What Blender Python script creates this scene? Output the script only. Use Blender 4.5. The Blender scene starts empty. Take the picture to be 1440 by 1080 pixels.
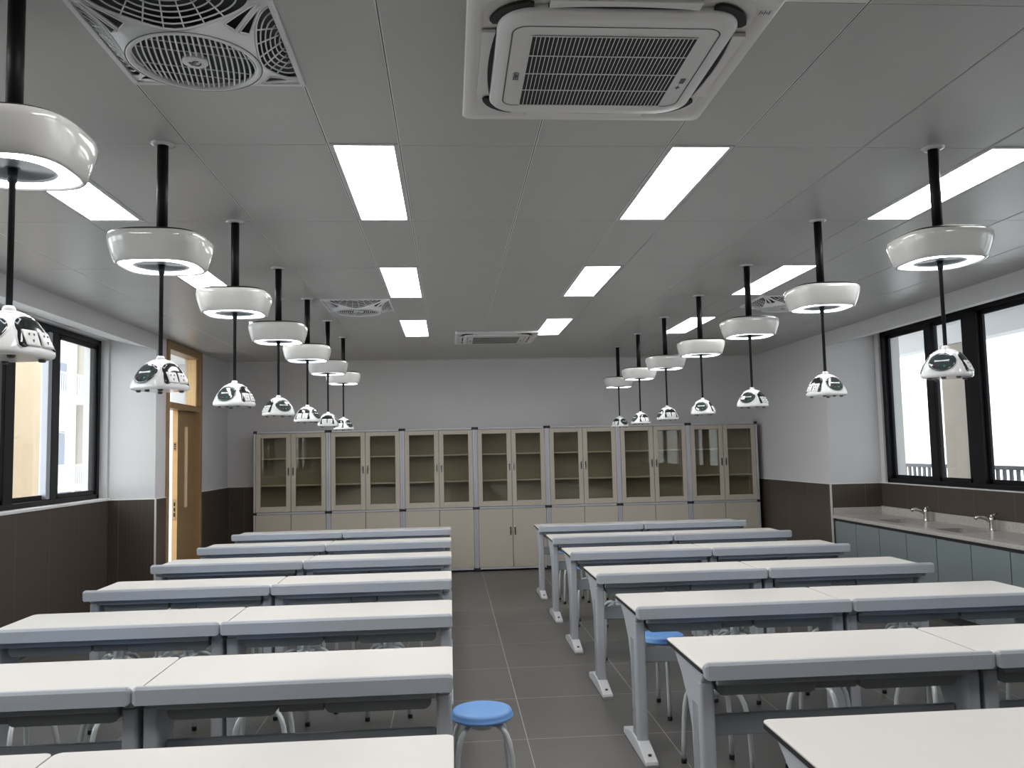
import bpy, bmesh, math, random
from mathutils import Vector, Matrix
random.seed(7)
PI = math.pi
SC = bpy.context.scene
COL = SC.collection

# ------------------------------------------------------------------ scene settings
SC.view_settings.view_transform = 'Standard'
SC.view_settings.look = 'None'
SC.view_settings.gamma = 1.0
SC.view_settings.use_curve_mapping = False
SC.view_settings.exposure = 0.0

# ------------------------------------------------------------------ key dimensions (metres)
CE = 2.977            # ceiling height
DT = 0.774            # desk top
XL, XR = -3.13, 4.49  # inner faces of the piers / beams
WL, WR = -3.62, 5.12  # window walls
YB, YF = 12.15, -2.0
PIERL, PIERR = 9.23, 9.70
WSL, WSR = 1.222, 1.172   # wainscot heights
ROWS = [2.705, 3.900, 5.108, 6.331, 7.576, 8.805, 10.070]   # back edges of the desk rows
LXS = [-1.957, -0.476, 1.0065, 2.490]  # left edges of the light strips

# ------------------------------------------------------------------ materials
def mat(name, color, rough=0.5, metal=0.0, spec=0.5, emit=None, strength=0.0, noise=0.0, nscale=8.0, coat=0.0, bump=0.0):
    m = bpy.data.materials.new(name); m.use_nodes = True
    nt = m.node_tree; b = nt.nodes['Principled BSDF']
    b.inputs['Roughness'].default_value = rough
    b.inputs['Metallic'].default_value = metal
    b.inputs['Specular IOR Level'].default_value = spec
    b.inputs['Coat Weight'].default_value = coat
    b.inputs['Coat Roughness'].default_value = 0.06
    c = (*color, 1)
    b.inputs['Base Color'].default_value = c
    if emit:
        b.inputs['Emission Color'].default_value = (*emit, 1)
        b.inputs['Emission Strength'].default_value = strength
    if noise > 0 or bump > 0:
        tc = nt.nodes.new('ShaderNodeTexCoord')
        n = nt.nodes.new('ShaderNodeTexNoise'); n.inputs['Scale'].default_value = nscale
        n.inputs['Detail'].default_value = 6
        nt.links.new(tc.outputs['Object'], n.inputs['Vector'])
        if noise > 0:
            mx = nt.nodes.new('ShaderNodeMix'); mx.data_type = 'RGBA'
            mx.inputs[6].default_value = (*[x * (1 - noise) for x in color], 1)
            mx.inputs[7].default_value = (*[min(1, x * (1 + noise)) for x in color], 1)
            nt.links.new(n.outputs['Fac'], mx.inputs[0])
            nt.links.new(mx.outputs[2], b.inputs['Base Color'])
        if bump > 0:
            bp = nt.nodes.new('ShaderNodeBump'); bp.inputs['Strength'].default_value = bump
            bp.inputs['Distance'].default_value = 0.004
            nt.links.new(n.outputs['Fac'], bp.inputs['Height'])
            nt.links.new(bp.outputs['Normal'], b.inputs['Normal'])
    return m

def glass_mat(name, tint, ior=1.5, thin=0.0):
    m = bpy.data.materials.new(name); m.use_nodes = True
    nt = m.node_tree; nt.nodes.clear()
    o = nt.nodes.new('ShaderNodeOutputMaterial')
    t = nt.nodes.new('ShaderNodeBsdfTransparent'); t.inputs['Color'].default_value = (*tint, 1)
    g = nt.nodes.new('ShaderNodeBsdfGlossy'); g.inputs['Roughness'].default_value = 0.02
    # Schlick reflectance from the facing angle (the same on both sides of the thin sheet)
    f = nt.nodes.new('ShaderNodeLayerWeight'); f.inputs['Blend'].default_value = 0.5
    pw = nt.nodes.new('ShaderNodeMath'); pw.operation = 'POWER'; pw.inputs[1].default_value = 5.0
    ma = nt.nodes.new('ShaderNodeMath'); ma.operation = 'MULTIPLY_ADD'; ma.inputs[1].default_value = 0.9; ma.inputs[2].default_value = 0.04
    nt.links.new(f.outputs['Facing'], pw.inputs[0]); nt.links.new(pw.outputs[0], ma.inputs[0])
    mx = nt.nodes.new('ShaderNodeMixShader')
    nt.links.new(ma.outputs[0], mx.inputs[0]); nt.links.new(t.outputs[0], mx.inputs[1]); nt.links.new(g.outputs[0], mx.inputs[2])
    nt.links.new(mx.outputs[0], o.inputs['Surface'])
    return m

def line_fac(nt, sep_out, offset, pitch, width):
    """1 on thin lines every `pitch` along one coordinate"""
    def M(op, a, b=None):
        n = nt.nodes.new('ShaderNodeMath'); n.operation = op
        if isinstance(a, (int, float)): n.inputs[0].default_value = a
        else: nt.links.new(a, n.inputs[0])
        if b is not None:
            if isinstance(b, (int, float)): n.inputs[1].default_value = b
            else: nt.links.new(b, n.inputs[1])
        return n.outputs[0]
    s = M('SUBTRACT', sep_out, offset - pitch * 50)
    s = M('MODULO', s, pitch)
    return M('LESS_THAN', s, width)

def floor_mat():
    m = mat('floor_tile', (0.10, 0.094, 0.090), 0.38)
    nt = m.node_tree; b = nt.nodes['Principled BSDF']
    tc = nt.nodes.new('ShaderNodeTexCoord'); sp = nt.nodes.new('ShaderNodeSeparateXYZ')
    nt.links.new(tc.outputs['Object'], sp.inputs[0])
    lx = line_fac(nt, sp.outputs[0], 0.4135, 0.8, 0.0055)
    ly = line_fac(nt, sp.outputs[1], 4.941, 0.8, 0.0055)
    mxm = nt.nodes.new('ShaderNodeMath'); mxm.operation = 'MAXIMUM'
    nt.links.new(lx, mxm.inputs[0]); nt.links.new(ly, mxm.inputs[1])
    n1 = nt.nodes.new('ShaderNodeTexNoise'); n1.inputs['Scale'].default_value = 2.2; n1.inputs['Detail'].default_value = 8
    n2 = nt.nodes.new('ShaderNodeTexNoise'); n2.inputs['Scale'].default_value = 60; n2.inputs['Detail'].default_value = 4
    nt.links.new(tc.outputs['Object'], n1.inputs['Vector']); nt.links.new(tc.outputs['Object'], n2.inputs['Vector'])
    r = nt.nodes.new('ShaderNodeMix'); r.data_type = 'RGBA'
    r.inputs[6].default_value = (0.082, 0.076, 0.072, 1); r.inputs[7].default_value = (0.130, 0.122, 0.116, 1)
    av = nt.nodes.new('ShaderNodeMath'); av.operation = 'MULTIPLY_ADD'; av.inputs[1].default_value = 0.35
    nt.links.new(n2.outputs['Fac'], av.inputs[0])
    s2 = nt.nodes.new('ShaderNodeMath'); s2.operation = 'MULTIPLY'; s2.inputs[1].default_value = 0.65
    nt.links.new(n1.outputs['Fac'], s2.inputs[0]); nt.links.new(s2.outputs[0], av.inputs[2])
    nt.links.new(av.outputs[0], r.inputs[0])
    g = nt.nodes.new('ShaderNodeMix'); g.data_type = 'RGBA'; g.inputs[7].default_value = (0.36, 0.34, 0.32, 1)
    nt.links.new(mxm.outputs[0], g.inputs[0]); nt.links.new(r.outputs[2], g.inputs[6])
    nt.links.new(g.outputs[2], b.inputs['Base Color'])
    bp = nt.nodes.new('ShaderNodeBump'); bp.inputs['Strength'].default_value = 0.15; bp.inputs['Distance'].default_value = 0.002
    nt.links.new(n2.outputs['Fac'], bp.inputs['Height']); nt.links.new(bp.outputs['Normal'], b.inputs['Normal'])
    return m

def wainscot_mat(name, axis, offset):
    m = mat(name, (0.062, 0.050, 0.040), 0.35)
    nt = m.node_tree; b = nt.nodes['Principled BSDF']
    tc = nt.nodes.new('ShaderNodeTexCoord'); sp = nt.nodes.new('ShaderNodeSeparateXYZ')
    nt.links.new(tc.outputs['Object'], sp.inputs[0])
    l = line_fac(nt, sp.outputs[axis], offset, 0.6, 0.006)
    w = nt.nodes.new('ShaderNodeTexWave'); w.wave_type = 'BANDS'; w.bands_direction = 'XYZ'[axis]
    w.inputs['Scale'].default_value = 9; w.inputs['Distortion'].default_value = 2.5; w.inputs['Detail'].default_value = 5
    mp = nt.nodes.new('ShaderNodeMapping'); mp.inputs['Scale'].default_value = (1, 1, 0.06)
    nt.links.new(tc.outputs['Object'], mp.inputs[0]); nt.links.new(mp.outputs[0], w.inputs['Vector'])
    r = nt.nodes.new('ShaderNodeMix'); r.data_type = 'RGBA'
    r.inputs[6].default_value = (0.066, 0.050, 0.039, 1); r.inputs[7].default_value = (0.077, 0.059, 0.047, 1)
    nt.links.new(w.outputs['Fac'], r.inputs[0])
    g = nt.nodes.new('ShaderNodeMix'); g.data_type = 'RGBA'; g.inputs[7].default_value = (0.16, 0.125, 0.105, 1)
    nt.links.new(l, g.inputs[0]); nt.links.new(r.outputs[2], g.inputs[6])
    nt.links.new(g.outputs[2], b.inputs['Base Color'])
    return m

def ceiling_mat():
    m = mat('ceiling_metal', (0.44, 0.435, 0.43), 0.34, spec=0.6)
    nt = m.node_tree; b = nt.nodes['Principled BSDF']
    tc = nt.nodes.new('ShaderNodeTexCoord')
    v = nt.nodes.new('ShaderNodeTexVoronoi'); v.inputs['Scale'].default_value = 110; v.inputs['Randomness'].default_value = 0.0
    nt.links.new(tc.outputs['Object'], v.inputs['Vector'])
    lt = nt.nodes.new('ShaderNodeMath'); lt.operation = 'LESS_THAN'; lt.inputs[1].default_value = 0.30
    nt.links.new(v.outputs['Distance'], lt.inputs[0])
    g = nt.nodes.new('ShaderNodeMix'); g.data_type = 'RGBA'
    g.inputs[6].default_value = (0.46, 0.455, 0.45, 1); g.inputs[7].default_value = (0.30, 0.30, 0.295, 1)
    nt.links.new(lt.outputs[0], g.inputs[0]); nt.links.new(g.outputs[2], b.inputs['Base Color'])
    return m

def stone_mat():
    m = mat('worktop_stone', (0.47, 0.45, 0.43), 0.28)
    nt = m.node_tree; b = nt.nodes['Principled BSDF']
    tc = nt.nodes.new('ShaderNodeTexCoord')
    n = nt.nodes.new('ShaderNodeTexNoise'); n.inputs['Scale'].default_value = 90; n.inputs['Detail'].default_value = 5
    nt.links.new(tc.outputs['Object'], n.inputs['Vector'])
    r = nt.nodes.new('ShaderNodeValToRGB')
    r.color_ramp.elements[0].position = 0.35; r.color_ramp.elements[0].color = (0.36, 0.335, 0.31, 1)
    r.color_ramp.elements[1].position = 0.6; r.color_ramp.elements[1].color = (0.52, 0.50, 0.475, 1)
    nt.links.new(n.outputs['Fac'], r.inputs[0]); nt.links.new(r.outputs[0], b.inputs['Base Color'])
    return m

M = dict(
    wall=mat('white_wall_paint', (0.60, 0.59, 0.60), 0.75, noise=0.03, nscale=3, bump=0.03),
    ceil=ceiling_mat(), seam=mat('ceiling_seam_strip', (0.80, 0.80, 0.79), 0.45), gapdark=mat('dark_gap', (0.02, 0.02, 0.02), 0.8),
    floor=floor_mat(),
    wainx=wainscot_mat('wainscot_panel_x', 0, 0.1), wainy=wainscot_mat('wainscot_panel_y', 1, 9.13),
    trim=mat('pale_trim', (0.62, 0.60, 0.58), 0.4),
    sill=mat('white_sill', (0.75, 0.74, 0.74), 0.35),
    black_alu=mat('black_window_frame', (0.008, 0.008, 0.010), 0.5, spec=0.22, noise=0.05),
    lit_alu=mat('lit_sash_grey', (0.35, 0.36, 0.40), 0.35, metal=0.4),  # grey tone stands for light falling on a black sash stile
    glass=glass_mat('window_glass', (0.95, 0.97, 0.96)),
    cabglass=glass_mat('cabinet_glass', (0.86, 0.85, 0.80)),
    wood=mat('door_wood', (0.30, 0.19, 0.09), 0.42, noise=0.12, nscale=14),
    woodlit=mat('door_wood_lit', (0.72, 0.50, 0.26), 0.45, noise=0.08, nscale=14),  # paler copy of the door wood, stands for light on the leaf edge
    steel=mat('brushed_steel', (0.55, 0.55, 0.55), 0.25, metal=1.0),
    chrome=mat('chrome', (0.60, 0.57, 0.54), 0.16, metal=1.0),
    darkmetal=mat('dark_metal', (0.05, 0.045, 0.04), 0.4, metal=0.6),
    top=mat('white_laminate', (0.62, 0.598, 0.57), 0.45, noise=0.015, nscale=3),
    edge=mat('black_laminate_core', (0.012, 0.012, 0.013), 0.4),
    rail=mat('pale_grey_plastic', (0.42, 0.445, 0.485), 0.38),
    leg=mat('grey_powder_coat', (0.43, 0.445, 0.475), 0.36),
    foot=mat('pale_cast_foot', (0.60, 0.61, 0.63), 0.32),
    frame=mat('grey_steel_panel', (0.34, 0.355, 0.38), 0.42),
    tray=mat('grey_plastic_tray', (0.26, 0.275, 0.275), 0.5),
    seat=mat('blue_seat_plastic', (0.135, 0.32, 0.68), 0.38, noise=0.02),
    stoolleg=mat('pale_stool_steel', (0.60, 0.63, 0.64), 0.32, metal=0.15),
    rubber=mat('black_rubber', (0.015, 0.015, 0.015), 0.6),
    rod=mat('black_rod', (0.006, 0.0055, 0.006), 0.45, spec=0.22),
    cable=mat('black_cable', (0.008, 0.008, 0.010), 0.55, spec=0.25),
    lampwhite=mat('glossy_white_plastic', (0.60, 0.595, 0.585), 0.14, coat=0.6),
    ring=mat('lamp_ring_light', (0.9, 0.9, 0.9), 0.4, emit=(0.93, 0.95, 1.0), strength=7.0),
    disc=mat('grey_lamp_disc', (0.20, 0.22, 0.23), 0.35),
    panel=mat('ceiling_light_diffuser', (0.9, 0.9, 0.9), 0.4, emit=(1.0, 0.985, 0.96), strength=16.0),
    lightframe=mat('light_frame', (0.55, 0.55, 0.545), 0.4),
    podwhite=mat('white_pod_plastic', (0.82, 0.83, 0.83), 0.18, coat=0.4),
    podblack=mat('black_pod_panel', (0.014, 0.016, 0.018), 0.14, coat=0.6),
    podclear=mat('dark_pod_cover', (0.035, 0.05, 0.052), 0.06, coat=0.8, spec=0.8),
    socket=mat('white_socket', (0.80, 0.80, 0.80), 0.3),
    red=mat('red_terminal', (0.25, 0.03, 0.04), 0.3), green=mat('green_terminal', (0.05, 0.28, 0.15), 0.3),
    acwhite=mat('white_ac_plastic', (0.70, 0.69, 0.685), 0.38),
    acdark=mat('ac_dark_recess', (0.012, 0.011, 0.010), 0.7),
    ink=mat('dark_grey_ink', (0.10, 0.10, 0.10), 0.6),
    fanwhite=mat('white_fan_plastic', (0.72, 0.72, 0.74), 0.34),
    fandark=mat('fan_dark_recess', (0.06, 0.065, 0.07), 0.7),
    cream=mat('cream_cabinet_board', (0.50, 0.455, 0.385), 0.42, noise=0.03, nscale=5),
    cabin=mat('cabinet_inside', (0.40, 0.355, 0.28), 0.6),
    cabalu=mat('cabinet_aluminium_post', (0.52, 0.52, 0.58), 0.35, metal=0.3),
    shelf=mat('cabinet_shelf', (0.66, 0.62, 0.54), 0.45),
    stone=stone_mat(), basin=mat('basin_grey', (0.30, 0.285, 0.27), 0.3),
    bluedoor=mat('pale_blue_cabinet_door', (0.19, 0.225, 0.235), 0.33, noise=0.02),
    carcass=mat('dark_cabinet_carcass', (0.035, 0.032, 0.032), 0.5),
    outwhite=mat('outside_white_render', (0.82, 0.82, 0.84), 0.8, noise=0.03, nscale=2),
    outbeige=mat('outside_beige_render', (0.60, 0.47, 0.33), 0.85, noise=0.08, nscale=3),
    outbeige2=mat('outside_pale_stone', (0.50, 0.44, 0.38), 0.85, noise=0.08, nscale=4),
    outgrey=mat('outside_grey', (0.25, 0.27, 0.33), 0.7), outfloor=mat('outside_floor', (0.52, 0.51, 0.50), 0.8),
    outpink=mat('outside_pink_wall', (0.80, 0.68, 0.68), 0.8), outlilac=mat('outside_lilac_wainscot', (0.42, 0.39, 0.45), 0.6),
    railing=mat('dark_railing', (0.07, 0.07, 0.08), 0.5), palerail=mat('pale_railing', (0.62, 0.62, 0.68), 0.5),
    ground=mat('ground_paving', (0.4, 0.4, 0.39), 0.9),
)

# ------------------------------------------------------------------ mesh helpers
class MB:
    """collects shapes into one mesh; each shape may use its own material slot"""
    def __init__(s, *mats): s.bm = bmesh.new(); s.mats = list(mats)
    def _fin(s, faces, mi, smooth):
        for f in faces: f.material_index = mi; f.smooth = smooth
    def box(s, x0, x1, y0, y1, z0, z1, bev=0.0, mi=0, seg=2):
        if x1 < x0: x0, x1 = x1, x0
        if y1 < y0: y0, y1 = y1, y0
        if z1 < z0: z0, z1 = z1, z0
        b = bmesh.new()
        bmesh.ops.create_cube(b, size=1.0, matrix=Matrix.Translation(((x0+x1)/2, (y0+y1)/2, (z0+z1)/2)) @ Matrix.Diagonal((x1-x0, y1-y0, z1-z0, 1)))
        if bev > 0:
            bmesh.ops.bevel(b, geom=b.edges[:], offset=min(bev, 0.49*min(x1-x0, y1-y0, z1-z0)), segments=seg, profile=0.5, affect='EDGES')
        s.merge(b, mi, False)
        return s
    def merge(s, b, mi=0, smooth=False, mtx=None):
        if mtx is not None: bmesh.ops.transform(b, matrix=mtx, verts=b.verts[:])
        vm = {}
        for v in b.verts: vm[v] = s.bm.verts.new(v.co)
        for f in b.faces:
            try: nf = s.bm.faces.new([vm[v] for v in f.verts])
            except ValueError: continue
            nf.material_index = mi; nf.smooth = smooth or f.smooth
        b.free()
    def loft(s, rings, mi=0, smooth=True, cap0=True, cap1=True, closed=True):
        bm = s.bm; R = [[bm.verts.new(p) for p in r] for r in rings]
        n = len(R[0])
        for a, b in zip(R, R[1:]):
            for i in range(n if closed else n-1):
                j = (i+1) % n
                f = bm.faces.new((a[i], a[j], b[j], b[i])); f.material_index = mi; f.smooth = smooth
        if cap0: f = bm.faces.new(list(reversed(R[0]))); f.material_index = mi
        if cap1: f = bm.faces.new(R[-1]); f.material_index = mi
        return s
    def lathe(s, prof, cx=0, cy=0, n=32, mi=0, smooth=True, cap0=True, cap1=True):
        rings = [[(cx+r*math.cos(2*PI*i/n), cy+r*math.sin(2*PI*i/n), z) for i in range(n)] for r, z in prof]
        return s.loft(rings, mi, smooth, cap0, cap1)
    def tube(s, pts, r, n=10, mi=0, cap=True):
        P = [Vector(p) for p in pts]; rings = []
        rr = r if isinstance(r, (list, tuple)) else [r]*len(P)
        up = None
        for i, p in enumerate(P):
            d = ((P[min(i+1, len(P)-1)] - P[i]).normalized() + (P[i] - P[max(i-1, 0)]).normalized())
            if d.length < 1e-6: d = P[min(i+1, len(P)-1)] - P[max(i-1, 0)]
            d.normalize()
            if up is None:
                up = Vector((0, 0, 1)) if abs(d.z) < 0.9 else Vector((1, 0, 0))
            a = d.cross(up).normalized(); up = a.cross(d).normalized()
            rings.append([tuple(p + rr[i]*(math.cos(2*PI*k/n)*a + math.sin(2*PI*k/n)*up)) for k in range(n)])
        return s.loft(rings, mi, True, cap, cap)
    def prism(s, poly, axis, a0, a1, mi=0, bev=0.0, smooth=False):
        """poly = 2-D points in the plane normal to axis ('x': (y,z), 'y': (x,z), 'z': (x,y))"""
        def P(p, t):
            return {'x': (t, p[0], p[1]), 'y': (p[0], t, p[1]), 'z': (p[0], p[1], t)}[axis]
        b = bmesh.new()
        v0 = [b.verts.new(P(p, a0)) for p in poly]; v1 = [b.verts.new(P(p, a1)) for p in poly]
        n = len(poly)
        f0 = b.faces.new(v0); f1 = b.faces.new(list(reversed(v1)))
        for i in range(n):
            b.faces.new((v0[i], v1[i], v1[(i+1) % n], v0[(i+1) % n]))
        bmesh.ops.recalc_face_normals(b, faces=b.faces[:])
        if bev > 0:
            es = [e for e in b.edges if any(f in (f0, f1) for f in e.link_faces)]
            bmesh.ops.bevel(b, geom=es, offset=bev, segments=2, profile=0.5, affect='EDGES')
        s.merge(b, mi, smooth)
        return s
    def build(s, name, parent=None, mats=None):
        ms = mats or s.mats
        bmesh.ops.recalc_face_normals(s.bm, faces=s.bm.faces[:])
        me = bpy.data.meshes.new(name); s.bm.to_mesh(me); s.bm.free()
        for m in ms: me.materials.append(m)
        o = bpy.data.objects.new(name, me); COL.objects.link(o)
        if parent is not None: o.parent = parent
        return o

def rrect(w, h, r, n=6, cx=0, cy=0):
    """rounded rectangle outline, half sizes w,h"""
    P = []
    for (sx, sy, a0) in ((1, 1, 0), (-1, 1, 90), (-1, -1, 180), (1, -1, 270)):
        for i in range(n+1):
            a = math.radians(a0 + 90*i/n)
            P.append((cx + sx*(w-r) + r*math.cos(a), cy + sy*(h-r) + r*math.sin(a)))
    return P
def superell(w, e, n=64, rot=0):
    P = []
    for i in range(n):
        a = 2*PI*i/n; c, s_ = math.cos(a), math.sin(a)
        k = (abs(c)**e + abs(s_)**e)**(-1/e)
        P.append((w*k*c, w*k*s_))
    return P
def tag(o, label=None, cat=None, group=None, kind=None):
    if label: o['label'] = label
    if cat: o['category'] = cat
    if group: o['group'] = group
    if kind: o['kind'] = kind
    return o
def empty(name, loc, rz=0):
    o = bpy.data.objects.new(name, None); COL.objects.link(o)
    o.location = loc; o.rotation_euler = (0, 0, rz); o.empty_display_size = 0.1
    return o
def copy_tree(o, parent=None):
    c = o.copy(); COL.objects.link(c)
    if parent is not None: c.parent = parent
    for ch in o.children: copy_tree(ch, c)
    return c
def struct(o, label=None, cat=None):
    o['kind'] = 'structure'
    if label: o['label'] = label
    if cat: o['category'] = cat
    return o
ORD = ['first', 'second', 'third', 'fourth', 'fifth', 'sixth', 'seventh']

# ================================================================== ROOM SHELL
YD0, YD1 = 9.545, 10.85        # door opening in the left wall
mb = MB(M['floor']); mb.box(WL-0.4, WR+0.4, YF-0.2, YB+0.2, -0.12, 0)
struct(mb.build('floor'), 'dark grey tiled floor with thin pale joints', 'floor')

# ceiling: perforated metal panels between light strips
mb = MB(M['ceil'], M['seam'], M['gapdark'])
mb.box(WL-0.3, WR+0.3, YF-0.2, YB+0.2, CE+0.0016, CE+0.10, mi=1)
xs = []
for k, x in enumerate(LXS):
    xs.append(('L', x-0.020, x+0.274))
cells = []
bounds = []; grooves = []
x = LXS[0]-0.020
bounds.append((XL, LXS[0]-0.020-0.62)); bounds.append((LXS[0]-0.020-0.61, LXS[0]-0.026))
for k in range(4):
    a = LXS[k]-0.020; b = LXS[k]+0.274
    bounds.append((a, b))
    nx = LXS[k+1]-0.020 if k < 3 else LXS[k]-0.020+1.483
    mid = (b+nx)/2
    bounds.append((b+0.012, mid-0.006)); bounds.append((mid+0.006, nx-0.012))
    grooves += [a-0.006, b+0.006, mid]
bounds[-1] = (bounds[-1][0], bounds[-1][1])
bounds.append((bounds[-1][1]+0.01, XR))
ys = [3.556 + 1.2024*k for k in range(-5, 8)]
light_rows = [3.556 + 2.4048*k for k in range(-1, 3)]  # front row is out of view, added to brighten the desk fronts
def hole(x0, x1, y0, y1):
    xc, yc = (x0+x1)/2, (y0+y1)/2
    for lx in LXS:
        if lx-0.02 <= xc <= lx+0.275:
            for ly in light_rows:
                if ly-0.02 <= yc <= ly+1.19: return True
    return False
for gx_ in grooves: mb.box(gx_-0.0014, gx_+0.0014, YF, YB, CE+0.0010, CE+0.0018, mi=2)
FANS = [(-0.790, 2.652), (-0.790, 7.463), (3.085, 7.463)]
for (x0, x1) in bounds:
    for i in range(len(ys)-1):
        y0, y1 = ys[i]+0.002, min(ys[i+1]-0.002, YB)
        if y0 >= YB or y1 <= YF: continue
        if hole(x0, x1, y0, y1): continue
        segs = [(y0, y1)]
        for fx, fy in FANS:
            if x0-0.02 < fx < x1+0.02 and y0 < fy < y1: segs = [(fy+0.302, y1)]
        for a, b in segs:
            mb.box(x0, x1, a, b, CE, CE+0.0016, 0.0006, 0, 1)
struct(mb.build('ceiling'), 'grey perforated metal panel ceiling', 'ceiling')

# back and front walls
mb = MB(M['wall']); mb.box(WL-0.3, WR+0.3, YB, YB+0.2, 0, CE+0.1); struct(mb.build('wall_back'))
mb = MB(M['wall']); mb.box(WL-0.3, WR+0.3, YF-0.2, YF, 0, CE+0.1); struct(mb.build('wall_front'))

# left wall: window wall, pier, door wall, beam   (windows: y 5.55..9.17 and 1.2..4.8)
WINL = [(5.50, 9.20), (0.9, 4.6)]
ZS, ZT = 1.25, 2.905
def beam(xa, xb, y0, y1, name_):
    # dropped beam along the windows, its underside rising towards the glass
    m_ = MB(M['wall'])
    m_.prism([(xa, 2.815), (xa, CE+0.05), (xb, CE+0.05), (xb, 2.935)], 'y', y0, y1)
    return m_
mb = MB(M['wall'])
mb.box(WL-0.25, WL, YF, PIERL, 0, ZS-0.01)
ycur = YF
for a, b in sorted(WINL):
    mb.box(WL-0.25, WL, ycur, a, ZS-0.01, CE); ycur = b
if ycur < PIERL: mb.box(WL-0.25, WL, ycur, PIERL, ZS-0.01, CE)
mb.box(WL-0.25, WL, YF, PIERL, 2.925, CE+0.05)
mb.box(WL-0.25, XL, PIERL, YD0, 0, CE+0.05)             # pier
mb.box(XL-0.20, XL, YD1, YB, 0, CE+0.05)                # wall beyond the door
struct(mb.build('wall_left'))
struct(beam(XL, WL, YF, PIERL, '').build('trim_1'), 'white dropped beam above the left windows', 'beam')

WINR = [(5.70, 9.61), (1.0, 4.9)]
ZSR, ZTR = 1.185, 2.975
mb = MB(M['wall'])
mb.box(WR, WR+0.26, YF, PIERR, 0, ZSR-0.01)
ycur = YF
for a, b in sorted(WINR):
    mb.box(WR, WR+0.26, ycur, a, ZSR-0.01, CE); ycur = b
mb.box(WR, WR+0.26, ycur, PIERR, ZSR-0.01, CE)
mb.box(WR, WR+0.26, YF, PIERR, ZTR+0.005, CE+0.05)
mb.box(XR, WR+0.26, PIERR, YB, 0, CE+0.05)
struct(mb.build('wall_right'))
mb = MB(M['wall']); mb.prism([(XR, 2.815), (XR, CE+0.05), (WR, CE+0.05), (WR, 2.955)], 'y', YF, PIERR)
struct(mb.build('trim_2'), 'white dropped beam above the right windows', 'beam')

# wainscot panels (dark brown) with a pale cap line
T = 0.012
def wains(n, boxes, m, label):
    mb = MB(m)
    for b in boxes: mb.box(*b)
    struct(mb.build('trim_%d' % n), label, 'wainscot')
wains(3, [(WL, WL+T, YF, PIERL-T, 0, WSL+0.0)], M['wainy'], 'dark brown wainscot panels under the left windows')
wains(4, [(WL, XL+T, PIERL-T, PIERL, 0, WSL)], M['wainx'], 'dark brown wainscot on the pier by the door')
wains(5, [(XL, XL+T, PIERL, YD0-0.005, 0, WSL), (XL, XL+T, YD1+0.005, YB, 0, WSL)], M['wainy'], 'dark brown wainscot either side of the door')
wains(6, [(XL+T, XR-T, YB-T, YB, 0, WSL)], M['wainx'], 'dark brown wainscot on the back wall')
wains(7, [(XR-T, XR, PIERR, YB-T, 0, WSR)], M['wainy'], 'dark brown wainscot on the right wall beyond the counter')
wains(8, [(XR-T, WR, PIERR-T, PIERR, 0, WSR)], M['wainx'], 'dark brown wainscot on the right pier above the counter end')
wains(9, [(WR-T, WR, YF, PIERR-T, 0, WSR)], M['wainy'], 'dark brown wainscot between the counter and the right windows')
mb = MB(M['trim'])
mb.box(XL, XL+T+0.004, PIERL-T-0.004, PIERL-T+0.014, 0, WSL); mb.box(XR-T-0.004, XR-T+0.016, PIERR-T-0.004, PIERR-T+0.012, 0, WSR)
struct(mb.build('trim_10'), 'pale metal corner beads of the wainscot', 'corner bead')
# sills
mb = MB(M['sill']); mb.box(WL-0.12, WL+0.03, YF, PIERL-0.001, WSL, WSL+0.026, 0.004); struct(mb.build('trim_11'), 'white sill under the left windows', 'sill')
mb = MB(M['sill']); mb.box(WR-0.02, WR+0.09, YF, PIERR-0.001, WSR, WSR+0.012, 0.003)
mb.box(XR-0.016, WR, PIERR-0.016, PIERR, WSR, WSR+0.010, 0.002); mb.box(XR-0.016, XR, PIERR, YB, WSR, WSR+0.010, 0.002)
mb.box(XL, XL+0.016, PIERL, YD0-0.005, WSL, WSL+0.010, 0.002); mb.box(WL, XL+0.016, PIERL-0.016, PIERL, WSL, WSL+0.010, 0.002); mb.box(XL, XL+0.016, YD1+0.005, YB, WSL, WSL+0.010, 0.002)
struct(mb.build('trim_12'), 'white cap line of the wainscot', 'sill')

# windows --------------------------------------------------------------
def window(n, X, y0, y1, z0, z1, mulls, sgn, label):
    """mulls: list of (ya, yb, kind); frame stands at X, sgn=+1 outwards is +x"""
    mb = MB(M['black_alu']); d0, d1 = X-0.045, X+0.045
    mb.box(d0, d1, y0, y1, z0, z0+0.045, 0.004); mb.box(d0, d1, y0, y1, z1-0.055, z1, 0.004)
    mb.box(d0, d1, y0, y0+0.06, z0, z1, 0.004); mb.box(d0, d1, y1-0.06, y1, z0, z1, 0.004)
    o = struct(mb.build('window_%d' % n), label, 'window')
    edges = [y0+0.06] + [m for a in mulls for m in a[:2]] + [y1-0.06]
    for k, (ya, yb, kind) in enumerate(mulls):
        MB(M['black_alu']).box(d0+0.008, d1-0.008, ya, yb, z0+0.04, z1-0.05, 0.004).build('mullion', o)
    for k in range(0, len(edges), 2):
        a, b = edges[k], edges[k+1]
        off = 0.018 if (k//2) % 2 else -0.018
        s = MB(M['black_alu']); xa, xb = X+off-0.014, X+off+0.014; t = 0.045
        s.box(xa, xb, a, b, z0+0.045, z0+0.045+t, 0.003); s.box(xa, xb, a, b, z1-0.055-t, z1-0.055, 0.003)
        s.box(xa, xb, a, a+t, z0+0.045, z1-0.055, 0.003); s.box(xa, xb, b-t, b, z0+0.045, z1-0.055, 0.003)
        so = s.build('sash', o)
        MB(M['glass']).box(X+off-0.003, X+off+0.003, a+t-0.004, b-t+0.004, z0+0.045+t-0.004, z1-0.055-t+0.004).build('pane', so)
    return o
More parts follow.
